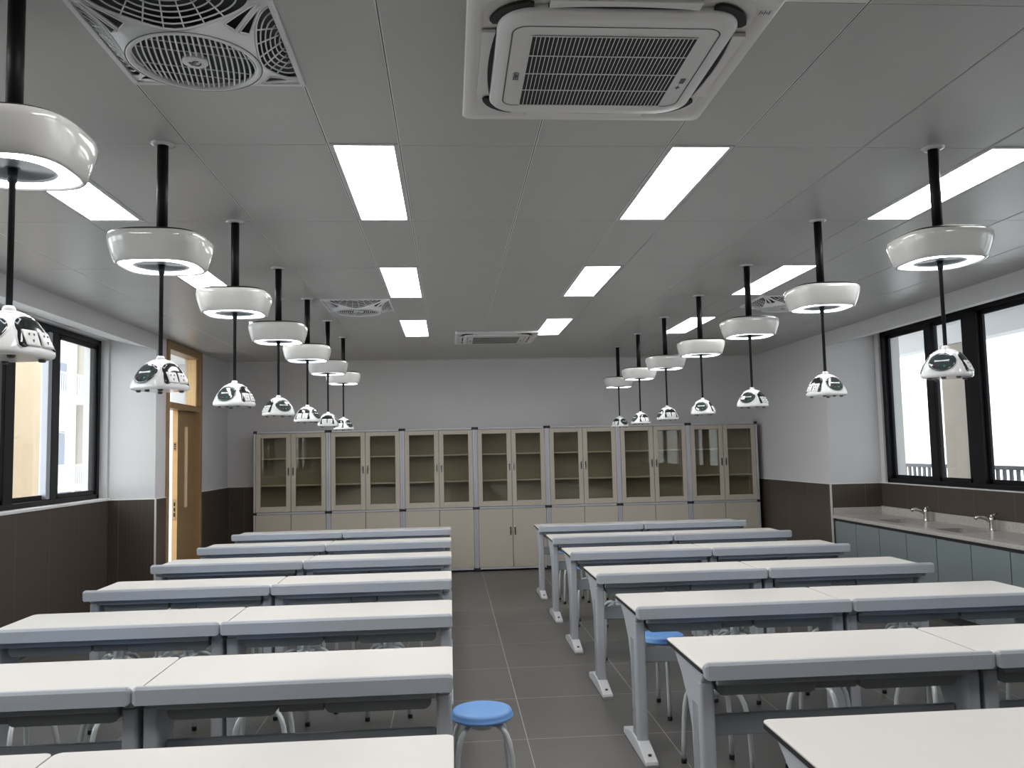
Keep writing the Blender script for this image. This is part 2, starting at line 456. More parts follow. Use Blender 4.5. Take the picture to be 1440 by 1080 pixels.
window(1, WL-0.12, WINL[0][0], WINL[0][1], ZS, ZT+0.01, [(6.05, 6.17, 0), (7.30, 7.46, 0), (8.13, 8.25, 0)], -1, 'black framed sliding window on the left wall before the door')
window(2, WL-0.12, WINL[1][0], WINL[1][1], ZS, ZT+0.01, [(2.1, 2.22, 0), (3.3, 3.42, 0)], -1, 'black framed window further along the left wall')
window(3, WR+0.07, WINR[0][0], WINR[0][1], ZSR, ZTR, [(6.72, 6.90, 0), (7.79, 7.99, 0), (8.56, 8.70, 0)], 1, 'black framed sliding window over the right counter')
window(4, WR+0.07, WINR[1][0], WINR[1][1], ZSR, ZTR, [(2.3, 2.42, 0), (3.5, 3.62, 0)], 1, 'black framed window further along the right wall')

# lit sash stile beside the left mullion, its light painted as grey over the black
mb = MB(M['lit_alu']); mb.box(WL-0.15, WL-0.085, 8.055, 8.128, ZS+0.05, ZT-0.05, 0.004)
o = mb.build('sash', bpy.data.objects['window_1'])

# door -------------------------------------------------------------------
mb = MB(M['wood'])
XD0, XD1 = XL-0.14, XL+0.022
mb.box(XD0, XD1, YD0, YD0+0.075, 0, CE-0.004, 0.006); mb.box(XD0, XD1, YD1-0.085, YD1, 0, CE-0.004, 0.006)
mb.box(XD0, XD1, YD0+0.075, YD1-0.085, CE-0.10, CE-0.004, 0.006); mb.box(XD0, XD1, YD0+0.075, YD1-0.085, 2.215, 2.285, 0.006)
door = struct(mb.build('door_1'), 'brown wooden double door with one leaf open and a transom window', 'door')
YS = 10.135
mb = MB(M['wood'], M['woodlit'])
mb.box(XL-0.115, XL-0.055, YS+0.003, YD1-0.085, 0.008, 2.213, 0.003, 0)
mb.box(XL-0.114, XL-0.056, YS, YS+0.004, 0.008, 2.213, 0, 1)  # leaf edge facing the light, its brightness put into the paler colour
leaf = mb.build('door_leaf', door)
mb = MB(M['woodlit'])
mb.box(XL-0.056, XL-0.046, 10.39, 10.405, 1.06, 2.03, 0.002); mb.box(XL-0.056, XL-0.046, 10.475, 10.49, 1.06, 2.03, 0.002)
mb.box(XL-0.056, XL-0.046, 10.39, 10.49, 1.06, 1.075, 0.002); mb.box(XL-0.056, XL-0.046, 10.39, 10.49, 2.015, 2.03, 0.002)
slot = mb.build('vision_slot', leaf)
MB(M['outpink']).box(XL-0.0565, XL-0.0535, 10.405, 10.475, 1.075, 2.015).build('slot_pane', leaf)
for zc, hh in ((1.79, 0.05), (1.055, 0.12)):
    mb = MB(M['darkmetal'], M['steel']); mb.box(XL-0.100, XL-0.070, YS-0.003, YS+0.001, zc-hh, zc+hh, 0, 1)
    for dz in (-0.5, 0.0, 0.5): mb.box(XL-0.093, XL-0.077, YS-0.0045, YS, zc+dz*hh-0.018*hh/0.05*0.5, zc+dz*hh+0.018*hh/0.05*0.5)
    mb.build('lock_plate', leaf)
mb = MB(M['glass']); mb.box(XL-0.075, XL-0.069, YD0+0.073, YD1-0.083, 2.283, CE-0.098); mb.build('transom_pane', door)
mb = MB(M['woodlit']); mb.box(XL-0.135, XL-0.02, YD1-0.135, YD1-0.084, 2.286, CE-0.101, 0.004); mb.build('transom_stop', door)
mb = MB(M['woodlit']); mb.box(XD0-0.60, XD0+0.02, YD0+0.02, YD0+0.068, 0.008, 2.213, 0.003)
# open leaf swung out into the corridor
lo = mb.build('door_leaf', door)

# ================================================================== OUTSIDE
def thing_mesh(mb, name, label, cat, group=None):
    return tag(mb.build(name), label, cat, group)
mb = MB(M['ground']); mb.box(-60, 60, -30, 60, -4.0, -3.9); thing = struct(mb.build('ground'), 'pale paved ground outside far below the windows', 'ground')
mb = MB(M['outfloor']); mb.box(-6.0, WL-0.4, YF-2, 16, -0.15, -0.005); mb.box(WL-0.4, XL-0.14, 9.3, 16, -0.13, -0.006); struct(mb.build('floor_left_walkway'), 'grey walkway floor outside the door', 'floor')
mb = MB(M['outfloor']); mb.box(WR+0.4, 7.35, YF-2, 18, -0.15, -0.005); struct(mb.build('floor_right_walkway'), 'grey walkway floor outside the right windows', 'floor')
mb = MB(M['outwhite']); mb.box(WR+0.26, 7.35, YF-2, 18, 3.18, 3.35); mb.box(6.60, 6.84, YF-2, 18, 2.93, 3.18)
struct(mb.build('ceiling_right_walkway'), 'white walkway soffit and edge beam outside the right windows', 'ceiling')
# columns
mb = MB(M['outbeige']); mb.box(-6.05, -5.5, 11.05, 11.77, -0.005, 3.2, 0.02); mb.box(-6.08, -5.47, 11.02, 11.80, -0.005, 0.15, 0.01)
thing_mesh(mb, 'column', 'tall beige rendered column outside the left window', 'column')
mb = MB(M['outbeige2']); mb.box(6.62, 6.80, 10.16, 10.82, -0.005, 2.93, 0.015); mb.box(6.60, 6.82, 10.14, 10.84, -0.005, 0.15, 0.01)
thing_mesh(mb, 'column', 'beige stone column behind the thick mullion of the right window', 'column')
# railing right
def railing(name, p0, p1, z0, z1, pitch, bw, m, label, group=None):
    (x0, y0), (x1, y1) = p0, p1
    L = math.hypot(x1-x0, y1-y0); a = math.atan2(y1-y0, x1-x0)
    r = empty(name, (x0, y0, z0), a); tag(r, label, 'railing', group)
    MB(m).box(0, L, -0.03, 0.03, z1-z0-0.05, z1-z0, 0.006).build('top_rail', r)
    MB(m).box(0, L, -0.02, 0.02, 0.06, 0.10, 0.004).build('bottom_rail', r)
    n = int(L/pitch)
    src = None
    for i in range(n+1):
        x = min(i*pitch, L-bw)
        if src is None:
            src = MB(m).box(0, bw, -0.012, 0.012, 0 if i in (0,) else 0.1, z1-z0-0.05, 0.002).build('baluster', r)
            src.location = (x, 0, 0)
        else:
            c = src.copy(); COL.objects.link(c); c.parent = r; c.location = (x, 0, 0)
    return r
railing('railing', (6.71, 10.86), (6.71, 17.9), -0.005, 1.34, 0.125, 0.05, M['railing'], 'dark metal railing beyond the right window, far of the column')
railing('railing', (6.71, 5.0), (6.71, 10.12), -0.005, 1.34, 0.125, 0.05, M['railing'], 'dark metal railing beyond the right window, near of the column')
# pink end wall of the walkway seen through the open door
mb = MB(M['outpink']); mb.box(-5.75, WL-0.02, 16.0, 16.2, -0.005, 3.2); struct(mb.build('wall_walkway_end'), 'pale pink wall seen through the open door', 'wall')
mb = MB(M['outlilac']); mb.box(-5.75, WL-0.02, 15.985, 16.0, -0.005, 1.22); struct(mb.build('trim_13'), 'pale lilac wainscot seen through the open door', 'wainscot')

# buildings across the yards
def facade(name, X0, X1, y0, y1, z0, z1, face, wins, bals, label):
    """face = x of the side turned to the room (X0 or X1); wins (ya,yb,za,zb,mat)"""
    r = empty(name, ((X0+X1)/2, (y0+y1)/2, z0)); tag(r, label, 'building')
    ox, oy = (X0+X1)/2, (y0+y1)/2
    MB(M['outwhite']).box(X0-ox, X1-ox, y0-oy, y1-oy, 0, z1-z0, 0.02).build('wall', r)
    s = 1 if face == X1 else -1
    f = face-ox
    for ya, yb, za, zb, m in wins:
        fr = MB(M['palerail']).box(f-0.02*s, f+0.03*s, ya-oy-0.06, yb-oy+0.06, za-z0-0.06, zb-z0+0.06).build('window', r)
        MB(m).box(f+0.02*s, f+0.04*s, ya-oy, yb-oy, za-z0, zb-z0).build('pane', fr)
    for ya, yb, za, zb in bals:
        b = MB(M['palerail']); b.box(f+0.8*s, f+0.86*s, ya-oy, yb-oy, zb-z0-0.07, zb-z0); b.box(f+0.8*s, f+0.86*s, ya-oy, yb-oy, za-z0, za-z0+0.06)
        n = int((yb-ya)/0.17)
        for i in range(n+1): b.box(f+0.815*s, f+0.845*s, ya-oy+i*0.17-0.02, ya-oy+i*0.17+0.02, za-z0, zb-z0)
        b.build('balcony_railing', r)
        MB(M['outwhite']).box(f, f+0.9*s, ya-oy, yb-oy, za-z0-0.18, za-z0-0.02).build('balcony_slab', r)
    return r
facade('building', -22, -14, 14, 32.7, -3.9, 14, -14,
       [(31.15, 31.75, 4.2, 5.2, M['outgrey']), (31.15, 31.7, 1.5, 2.65, M['outgrey']), (31.15, 31.7, 2.75, 2.95, M['outpink']), (30.2, 32.3, -0.6, 0.62, M['outgrey']),
        (27.0, 28.6, 4.2, 5.9, M['outgrey']), (27.0, 28.6, 0.9, 2.7, M['outgrey']), (23.0, 24.6, 4.2, 5.9, M['outgrey'])],
       [(22.0, 32.5, 3.9, 4.70), (22.0, 32.5, 0.78, 1.52)], 'white building with balcony railings seen through the left window')
mb = MB(M['outbeige2']); mb.box(-16.0, -13.6, 32.75, 34.2, -3.9, 14, 0.03); thing_mesh(mb, 'stair_tower', 'pale stone pier at the end of the building seen through the left window', 'tower')
facade('building', 17, 24, 10, 60, -3.9, 16, 17,
       [(26.2, 27.0, 0.6, 2.75, M['outbeige']), (26.65, 27.05, 3.47, 3.74, M['outgrey']), (30.15, 31.6, 0.6, 2.9, M['outbeige']), (35, 37, 0.2, 3.0, M['outbeige'])],
       [(25.9, 27.05, 0.80, 1.40)], 'white building across the yard seen through the right window')

# ================================================================== CEILING FITTINGS
# flat ceiling lights
COLN = ['far left', 'centre left', 'centre right', 'far right']
ROWN = ['unseen, added to brighten desk fronts', 'nearest', 'middle', 'rearmost']
p = empty('ceiling_light', (0, 0, CE))
mb = MB(M['lightframe'])
hw, hl = 0.145, 0.598
mb.box(-hw, -0.1275, -hl, hl, -0.004, 0.0012); mb.box(0.1275, hw, -hl, hl, -0.004, 0.0012)
mb.box(-0.1275, 0.1275, -hl, -0.577, -0.004, 0.0012); mb.box(-0.1275, 0.1275, 0.577, hl, -0.004, 0.0012)
mb.build('light_frame', p)
MB(M['panel']).box(-0.1275, 0.1275, -0.577, 0.577, -0.0025, 0.001).build('diffuser', p)
first = True
for k, lx in enumerate(LXS):
    for r, ly in enumerate(light_rows):
        o = p if first else copy_tree(p); first = False
        o.location = (lx+0.127, ly+0.577, CE)
        tag(o, 'long flat white ceiling light in the %s column, %s' % (COLN[k], ROWN[r]), 'ceiling light', 'flat ceiling lights')

# air conditioners -----------------------------------------------------
def text_mesh(body, size, name, m, parent, loc, rot, ext=0.0006):
    cu = bpy.data.curves.new(name, 'FONT'); cu.body = body; cu.size = size; cu.extrude = ext
    cu.align_x = 'CENTER'; cu.align_y = 'CENTER'
    t = bpy.data.objects.new(name, cu); COL.objects.link(t)
    dg = bpy.context.evaluated_depsgraph_get(); me = bpy.data.meshes.new_from_object(t.evaluated_get(dg))
    bpy.data.objects.remove(t)
    me.materials.clear(); me.materials.append(m)
    o = bpy.data.objects.new(name, me); COL.objects.link(o); o.parent = parent; o.location = loc; o.rotation_euler = rot
    return o
def ring_loft(mb, prof, mi=0):
    """prof: list of (half, radius, z) rounded squares"""
    mb.loft([[(x, y, z) for x, y in rrect(h, h, r, 8)] for h, r, z in prof], mi)
def make_ac():
    root = empty('ceiling_air_conditioner', (0, 0, CE))
    # outer frame plate: shallow tray with sloped rim
    mb = MB(M['acwhite'])
    ring_loft(mb, [(0.466, 0.03, 0.0), (0.468, 0.03, -0.026), (0.462, 0.03, -0.032), (0.425, 0.06, -0.030), (0.415, 0.10, -0.020)])
    mb.build('frame', root)
    # raised inner panel with rounded corners
    mb = MB(M['acwhite'])
    ring_loft(mb, [(0.372, 0.11, -0.019), (0.372, 0.11, -0.036), (0.366, 0.11, -0.0445), (0.325, 0.07, -0.047)])
    ip = mb.build('inner_panel', root)
    # thin dark joint around the intake door
    mb = MB(M['ink']); mb.loft([[(x, y, -0.0472) for x, y in rrect(0.325, 0.29, 0.045, 8)], [(x, y, -0.0482) for x, y in rrect(0.323, 0.288, 0.045, 8)]], 0, True, False, False)
    mb.loft([[(x, y, -0.0476) for x, y in rrect(0.327, 0.292, 0.047, 8)], [(x, y, -0.0476) for x, y in rrect(0.322, 0.287, 0.043, 8)]], 0, True, False, False)
    mb.build('joint', ip)
    # grille: dark recess and slats
    gx, gy, oy = 0.262, 0.258, 0.025
    mb = MB(M['acdark']); mb.box(-gx, gx, -gy+oy, gy+oy, -0.0485, -0.046); gr = mb.build('grille', root)
    mb = MB(M['acwhite'])
    n = 38
    for i in range(n+1):
        x = -gx + 2*gx*i/n; mb.box(x-0.0012, x+0.0012, -gy+oy, gy+oy, -0.0502, -0.0485)
    for j in range(5):
        y = -gy+oy + 2*gy*j/4; mb.box(-gx-0.002, gx+0.002, y-0.0024, y+0.0024, -0.0506, -0.0487)
    mb.build('slats', gr)
    # four outlet flaps with a dark slot beside each
    for k in range(4):
        a = k*PI/2
        mb = MB(M['acwhite'])
        pts = []
        N = 12
        for i in range(N+1):
            t = -1 + 2*i/N; pts.append((0.225*t, 0.389 - 0.014*t*t))
        poly = pts + [(0.225, 0.418), (-0.225, 0.418)]
        mb.prism(poly, 'z', -0.037, -0.024, 0, 0.002)
        f = mb.build('outlet_flap', root); f.rotation_euler = (0, 0, a)
        mb = MB(M['acdark'])
        inner = [(0.228*t/6, 0.3735) for t in range(-6, 7)]
        outer = [(0.228*t/6, 0.3885 - 0.014*(t/6)**2) for t in range(6, -7, -1)]
        mb.prism(inner + outer, 'z', -0.0335, -0.020)
        s = mb.build('slot', f)
        # dark curved vent at the corner
        mb = MB(M['acdark'])
        c = 0.262; arcs = []
        ri, ro = 0.110, 0.137
        for i in range(13): th = math.radians(4 + 82*i/12); arcs.append((c + ri*math.cos(th), c + ri*math.sin(th)))
        for i in range(12, -1, -1):
            th = math.radians(4 + 82*i/12); w = ro - (0.012 if i in (0, 12) else 0); arcs.append((c + w*math.cos(th), c + w*math.sin(th)))
        mb.prism(arcs, 'z', -0.032, -0.022)
        v = mb.build('corner_vent', root); v.rotation_euler = (0, 0, a)
    text_mesh('GREE', 0.026, 'logo', M['ink'], root, (-0.292, 0.05, -0.0485), (PI, 0, PI/2))
    MB(M['ink']).box(0.288, 0.304, 0.055, 0.092, -0.0488, -0.046).build('display', root)
    MB(M['ink']).box(0.286, 0.300, 0.125, 0.130, -0.0488, -0.046).box(0.291, 0.295, 0.117, 0.138, -0.0488, -0.046).build('indicator_mark', root)
    mb = MB(M['ink'])
    for i in range(5): mb.box(0.412+i*0.007, 0.4145+i*0.007, -0.372+0.006*(i % 2), -0.352-0.004*(i % 2), -0.0328, -0.0315)
    mb.build('embossed_mark', root)
    return root
ac = make_ac(); ac.location = (0.537, 2.722, CE)
tag(ac, 'large white four-way air conditioner panel in the ceiling near the camera', 'air conditioner', 'ceiling air conditioners')
ac2 = copy_tree(ac); ac2.location = (0.545, 9.612, CE)
tag(ac2, 'white four-way air conditioner far back in the ceiling near the cabinets', 'air conditioner', 'ceiling air conditioners')

# ceiling fans ----------------------------------------------------------
def make_fan():
    root = empty('ceiling_fan', (0, 0, CE))
    H = 0.297
    mb = MB(M['fanwhite'])
    b = 0.018
    for (x0, x1, y0, y1) in ((-H, H, -H, -H+b), (-H, H, H-b, H), (-H, -H+b, -H+b, H-b), (H-b, H, -H+b, H-b)):
        mb.box(x0, x1, y0, y1, -0.014, 0.001, 0.003)
    mb.build('frame', root)
    MB(M['fandark']).box(-H+b, H-b, -H+b, H-b, -0.002, 0.001).build('back_plate', root)
    R = 0.19
    # moulded plate falling from the square frame to the low round face, with openings in it
    E_ = H-b
    def zf(x, y):
        r = math.hypot(x, y)
        if r < 1e-6: return -0.07
        edge = r*E_/max(abs(x), abs(y))
        t = max(0.0, min(1.0, (r-0.2)/max(1e-4, edge-0.2)))
        return -0.068*(1-t)**1.15 - 0.005
    def opening(x, y):
        for u, v in ((x, y), (x, -y), (y, x), (y, -x)):        # side openings: shallow arcs
            if v > 0 and abs(u) < 0.232:
                if v > E_ - 0.074*math.sqrt(1-(u/0.232)**2): return True
        u, v = abs(x), abs(y)
        sd, pd = (u+v)/math.sqrt(2), abs(u-v)/math.sqrt(2)     # along / across the diagonal
        if 0.245 < sd < 0.355 and 0.006 < pd < 0.042 - (sd-0.245)*0.30: return True
        return False
    mb = MB(M['fanwhite'])
    NT, NR = 480, 40
    vs = {}
    def gv(i, j):
        i %= NT
        if (i, j) not in vs:
            th = 2*PI*i/NT; c, s_ = math.cos(th), math.sin(th); edge = E_/max(abs(c), abs(s_))
            r = 0.192 + (edge-0.192)*j/NR
            vs[(i, j)] = mb.bm.verts.new((r*c, r*s_, zf(r*c, r*s_)))
        return vs[(i, j)]
    for i in range(NT):
        for j in range(NR):
            th = 2*PI*(i+0.5)/NT; c, s_ = math.cos(th), math.sin(th); edge = E_/max(abs(c), abs(s_)); r = 0.192 + (edge-0.192)*(j+0.5)/NR
            if opening(r*c, r*s_): continue
            f = mb.bm.faces.new((gv(i, j), gv(i+1, j), gv(i+1, j+1), gv(i, j+1))); f.smooth = True
    mb.build('cover_plate', root)
    mb = MB(M['fanwhite'])
    mb.lathe([(0.203, -0.066), (0.203, -0.074), (0.198, -0.077), (0.188, -0.076), (0.186, -0.060)], n=64, cap0=False, cap1=False)
    mb.build('face_rim', root)
    MB(M['ink']).lathe([(0.2065, -0.0735), (0.2065, -0.0745), (0.2035, -0.0745), (0.2035, -0.0735)], n=64, cap0=False, cap1=False).build('rim_joint', root)
    # nested arc bars in the four side openings
    for k in range(4):
        mb = MB(M['fanwhite'])
        for j in range(0, 6):
            ax, ay = 0.232 - 0.036*j, 0.074 - 0.0125*j
            pts = []
            for i in range(25):
                u = ax*math.cos(PI*i/24); v = E_ - ay*math.sin(PI*i/24)
                pts.append((u, v, zf(u, v)))
            mb.tube(pts, 0.0042 if j == 0 else 0.0026, 6)
        for u in (-0.15, -0.09, -0.03, 0.03, 0.09, 0.15):
            v = E_ - 0.075*math.sqrt(1-(u/0.232)**2)
            mb.tube([(u*0.72, E_-0.004, zf(u*0.72, E_-0.004)-0.001), (u, v, zf(u, v)-0.001)], 0.0024, 6)
        g = mb.build('side_grille', root); g.rotation_euler = (0, 0, k*PI/2)
        mb = MB(M['fanwhite'])                                   # moulded edge of the two corner openings
        c_ = math.sqrt(0.5)
        for sg in (1, -1):
            loop = [(0.245, 0.006), (0.245, 0.042), (0.300, 0.0255), (0.355, 0.009), (0.355, 0.006), (0.300, 0.006), (0.245, 0.006)]
            mb.tube([((sd-sg*pd)*c_, (sd+sg*pd)*c_, zf((sd-sg*pd)*c_, (sd+sg*pd)*c_)) for sd, pd in loop], 0.0036, 6)
        g = mb.build('corner_rib', root); g.rotation_euler = (0, 0, k*PI/2)
    # round face: recess, curved bars, logo disc
    MB(M['fandark']).lathe([(0.001, -0.054), (0.187, -0.054), (0.187, -0.040)], n=48, cap0=False, cap1=False).build('face_recess', root)
    mb = MB(M['fanwhite'])
    nb = 23
    for i in range(1, nb):
        t = -1 + 2*i/nb
        x = 0.187*t; h = math.sqrt(max(0, 0.187**2 - x*x))
        pts = [(x + 0.022*(1-(s)**2)*t*0.6 + 0.012*s, h*s, -0.050) for s in [q/6 for q in range(-6, 7)]]
        pts = [(px_, py_, -0.066) for px_, py_, pz_ in pts]
        mb.tube(pts, 0.0032, 6)
    for yy in (-0.11, -0.055, 0.055, 0.11):
        h = math.sqrt(0.187**2-yy*yy); mb.tube([(-h, yy, -0.063), (h, yy, -0.063)], 0.002, 6)
    fb = mb.build('face_bars', root); fb.rotation_euler = (0, 0, 0.24)
    mb = MB(M['fanwhite']); mb.lathe([(0.040, -0.058), (0.040, -0.070), (0.036, -0.073), (0.001, -0.073)], n=32, cap0=False); hub = mb.build('hub_disc', root)
    mb = MB(M['ink'])
    mb.tube([(0.012*math.cos(t)+0.004, 0.016*math.sin(t), -0.0735) for t in [2*PI*i/16 for i in range(15)]], 0.0022, 6)
    mb.tube([(-0.012, 0.012, -0.0735), (-0.018, -0.008, -0.0735), (0.004, -0.004, -0.0735)], 0.002, 6)
    mb.build('logo', hub)
    return root
fan = make_fan()
fl = ['white square ceiling fan grille nearest the camera, by the large air conditioner', 'white square ceiling fan grille far back on the left, beside the pendant lamps',
      'white square ceiling fan grille far back on the right, behind a pendant lamp']
for i, (x, y) in enumerate(FANS):
    o = fan if i == 0 else copy_tree(fan)
    o.location = (x, y, CE); tag(o, fl[i], 'ceiling fan', 'ceiling fans')

# pendant lamps ---------------------------------------------------------
ZL = 2.445
def make_lamp():
    root = empty('pendant_lamp', (0, 0, ZL))
    mb = MB(M['lampwhite'])
    prof = [(0.154, 0.010), (0.157, 0.0), (0.163, -0.001), (0.169, 0.005), (0.180, 0.034), (0.190, 0.070), (0.195, 0.095), (0.194, 0.112), (0.189, 0.119), (0.180, 0.121)]
    mb.loft([[(x, y, z) for x, y in superell(w, 3.1)] for w, z in prof], 0, True, False, True)
    mb.build('housing', root)
    mb = MB(M['rod']); mb.loft([[(x, y, z) for x, y in superell(w, 3.0)] for w, z in ((0.176, 0.1212), (0.176, 0.127), (0.168, 0.131))], 0, False, False, True); mb.build('top_plate', root)
    mb = MB(M['ring'])
    o_ = superell(0.154, 3.1); i_ = [(0.112*math.cos(2*PI*k/64), 0.112*math.sin(2*PI*k/64)) for k in range(64)]
    mb.loft([[(x, y, 0.004) for x, y in o_], [(x, y, 0.004) for x, y in i_], [(x, y, 0.012) for x, y in i_]], 0, False, False, False)
    mb.build('light_ring', root)
    mb = MB(M['disc']); mb.lathe([(0.112, 0.008), (0.108, 0.012), (0.02, 0.013), (0.02, 0.03)], n=48, cap0=False); mb.build('centre_disc', root)
    mb = MB(M['rod']); mb.lathe([(0.0225, 0.128), (0.0225, CE-ZL-0.006)], n=20); mb.build('rod', root)
    mb = MB(M['lampwhite']); mb.lathe([(0.050, CE-ZL), (0.050, CE-ZL-0.005), (0.036, CE-ZL-0.010), (0.024, CE-ZL-0.010)], n=28, cap0=False, cap1=False); mb.build('ceiling_flange', root)
    return root
ZP = 2.060
def pod_w(z):
    prof = [(0.0, 0.020, 2.0), (-0.005, 0.036, 2.1), (-0.012, 0.051, 2.2), (-0.028, 0.067, 2.4), (-0.05, 0.081, 2.6), (-0.075, 0.093, 2.9), (-0.10, 0.102, 3.1), (-0.116, 0.106, 3.2), (-0.125, 0.104, 3.2), (-0.130, 0.096, 3.2)]
    z = max(-0.130, min(0, z))
    for (za, wa, na), (zb, wb, nb) in zip(prof, prof[1:]):
        if zb <= z <= za:
            t = (za-z)/(za-zb); return 0.96*(wa+(wb-wa)*t), na+(nb-na)*t
    return 0.96*prof[-1][1], prof[-1][2]
def surf(x, z, off):
    w, n = pod_w(z)
    return -((max(1e-9, w**n - min(abs(x), w*0.999)**n))**(1/n)) - off
def conform(outline, mb, off, layers=6, c=(0, -0.07), mi=0, flip=1):
    """cap with the outline (x,z) laid on the pod's front face, `off` above its surface"""
    bm = mb.bm; rings = []
    for l in range(layers, 0, -1):
        s = l/layers
        rings.append([bm.verts.new((p_[0], p_[1], p_[2])) for p_ in [((c[0]+(x-c[0])*s), flip*surf(c[0]+(x-c[0])*s, c[1]+(z-c[1])*s, off), c[1]+(z-c[1])*s) for x, z in outline]])
    cv = bm.verts.new((c[0], flip*surf(c[0], c[1], off), c[1])); n = len(outline)
    for a, b in zip(rings, rings[1:]):
        for i in range(n):
            f = bm.faces.new((a[i], a[(i+1) % n], b[(i+1) % n], b[i])); f.smooth = True; f.material_index = mi
    for i in range(n): f = bm.faces.new((rings[-1][i], rings[-1][(i+1) % n], cv)); f.smooth = True; f.material_index = mi
    # skirt back to the body
    sk = [bm.verts.new((x, flip*surf(x, z, -0.002), z)) for x, z in outline]
    for i in range(n): f = bm.faces.new((rings[0][i], sk[i], sk[(i+1) % n], rings[0][(i+1) % n])); f.material_index = mi
def make_pod():
    root = empty('socket_pod', (0, 0, ZP))
    mb = MB(M['podwhite'])
    zs = [0, -0.006, -0.014, -0.022, -0.03, -0.04, -0.05, -0.062, -0.075, -0.088, -0.10, -0.110, -0.118, -0.123, -0.126, -0.130]
    mb.loft([[(x, y, z) for x, y in superell(pod_w(z)[0], pod_w(z)[1])] for z in zs])
    mb.build('body', root)
    mb = MB(M['podwhite']); mb.lathe([(0.019, -0.004), (0.016, 0.009), (0.012, 0.014)], n=20); mb.build('neck', root)
    mb = MB(M['cable']); mb.lathe([(0.0085, 0.010), (0.0085, ZL-ZP-0.03), (0.012, ZL-ZP-0.025), (0.013, ZL-ZP+0.0115)], n=12); mb.build('cable', root)
    # four little ports under the base
    for x, y in ((-0.058, -0.058), (0.0, -0.07), (0.058, -0.058), (-0.058, 0.058), (0.058, 0.058)):
        mb = MB(M['ink']); mb.lathe([(0.011, -0.129), (0.009, -0.137), (0.004, -0.138)], x, y, 12); mb.build('base_port', root)
    oval = [(0.056*math.cos(2*PI*i/36), -0.064 + 0.041*math.sin(2*PI*i/36)) for i in range(36)]
    orim = [(0.060*math.cos(2*PI*i/36), -0.064 + 0.045*math.sin(2*PI*i/36)) for i in range(36)]
    arch = []
    for i in range(25):
        t = PI*i/24
        arch.append((0.058*abs(math.cos(t))**0.75*(1 if math.cos(t) >= 0 else -1), -0.066 + 0.046*math.sin(t)))
    arch = [(0.068, -0.104), (0.065, -0.085)] + arch + [(-0.065, -0.085), (-0.068, -0.104), (-0.062, -0.110), (0.062, -0.110)]
    arim = [(x*1.06, (z+0.07)*1.07-0.07) for x, z in arch]
    for k in range(4):
        rz = k*PI/2
        if k % 2 == 0:
            mb = MB(M['podwhite']); conform(orim, mb, 0.0015, 6, (0, -0.068)); rim = mb.build('panel_rim', root); rim.rotation_euler = (0, 0, rz)
            mb = MB(M['podclear']); conform(oval, mb, 0.0028, 6, (0, -0.068)); ov = mb.build('meter_panel', rim)
            for (x, z, m) in ((-0.030, -0.080, 'red'), (-0.012, -0.084, 'ink'), (0.012, -0.084, 'green'), (0.030, -0.080, 'ink')):
                mb = MB(M[m]); y = surf(x, z, 0.003)
                b = bmesh.new(); bmesh.ops.create_uvsphere(b, u_segments=10, v_segments=6, radius=0.0042)
                mb.merge(b, 0, True, Matrix.Translation((x, y, z))); mb.build('terminal', ov)
            mb = MB(M['socket']); pl = [(x*0.5, -0.056+(z)*0.5) for x, z in ((-0.06, -0.006), (0.06, -0.006), (0.06, 0.012), (-0.06, 0.012))]
            conform([(x, z-0.004) for x, z in pl], mb, 0.0034, 3, (0, -0.059)); mb.build('meter_window', ov)
        else:
            mb = MB(M['podwhite']); conform(arim, mb, 0.0015, 6, (0, -0.075)); rim = mb.build('panel_rim', root); rim.rotation_euler = (0, 0, rz)
            mb = MB(M['podblack']); conform(arch, mb, 0.0028, 6, (0, -0.075)); ap = mb.build('socket_panel', rim)
            for sx in (-1, 1):
                mb = MB(M['socket'], M['ink']); cx = sx*0.027
                sq = rrect(0.0225, 0.0225, 0.004, 3, cx, -0.082)
                conform(sq, mb, 0.0052, 3, (cx, -0.082))
                for hx, hz in ((-0.008, -0.073), (0.008, -0.073), (0.0, -0.090)):
                    y = surf(cx+hx, hz, 0.0050); mb.box(cx+hx-0.002, cx+hx+0.002, y-0.0012, y+0.001, hz-0.004, hz+0.004, 0, 1)
                mb.build('power_socket', ap)
    return root
lamp = make_lamp(); pod = make_pod()
XLR = (-1.190, 2.205)
rel_left = [40, 45, 32, -25, -62, -84, -52]
rel_right = [12, -38, 25, 10, 66, 58, -45]
lcount = 0
for side in (0, 1):
    for j in range(7):
        y = 3.556 + 1.2024*((j-1) if side == 0 else j); x = XLR[side]
        o = lamp if lcount == 0 else copy_tree(lamp)
        o.location = (x, y, ZL)
        sd = 'left' if side == 0 else 'right'
        ordn = 'nearest' if j == 0 else ('rearmost' if j == 6 else ORD[j])
        tag(o, 'white rounded-square pendant lamp on a black rod, %s in the %s row' % (ordn, sd), 'pendant lamp', 'pendant lamps in the %s row' % sd)
        q = pod if lcount == 0 else copy_tree(pod)
        view = math.atan2(-x, y)      # direction to the pod, as a z rotation
        rel = (rel_left if side == 0 else rel_right)[j]
        q.location = (x, y, ZP); q.rotation_euler = (0, 0, view - math.radians(rel))
        tag(q, 'white domed socket pod on a cable under the %s lamp of the %s row' % (ordn, sd), 'socket pod', 'hanging socket pods in the %s row' % sd)
        lcount += 1

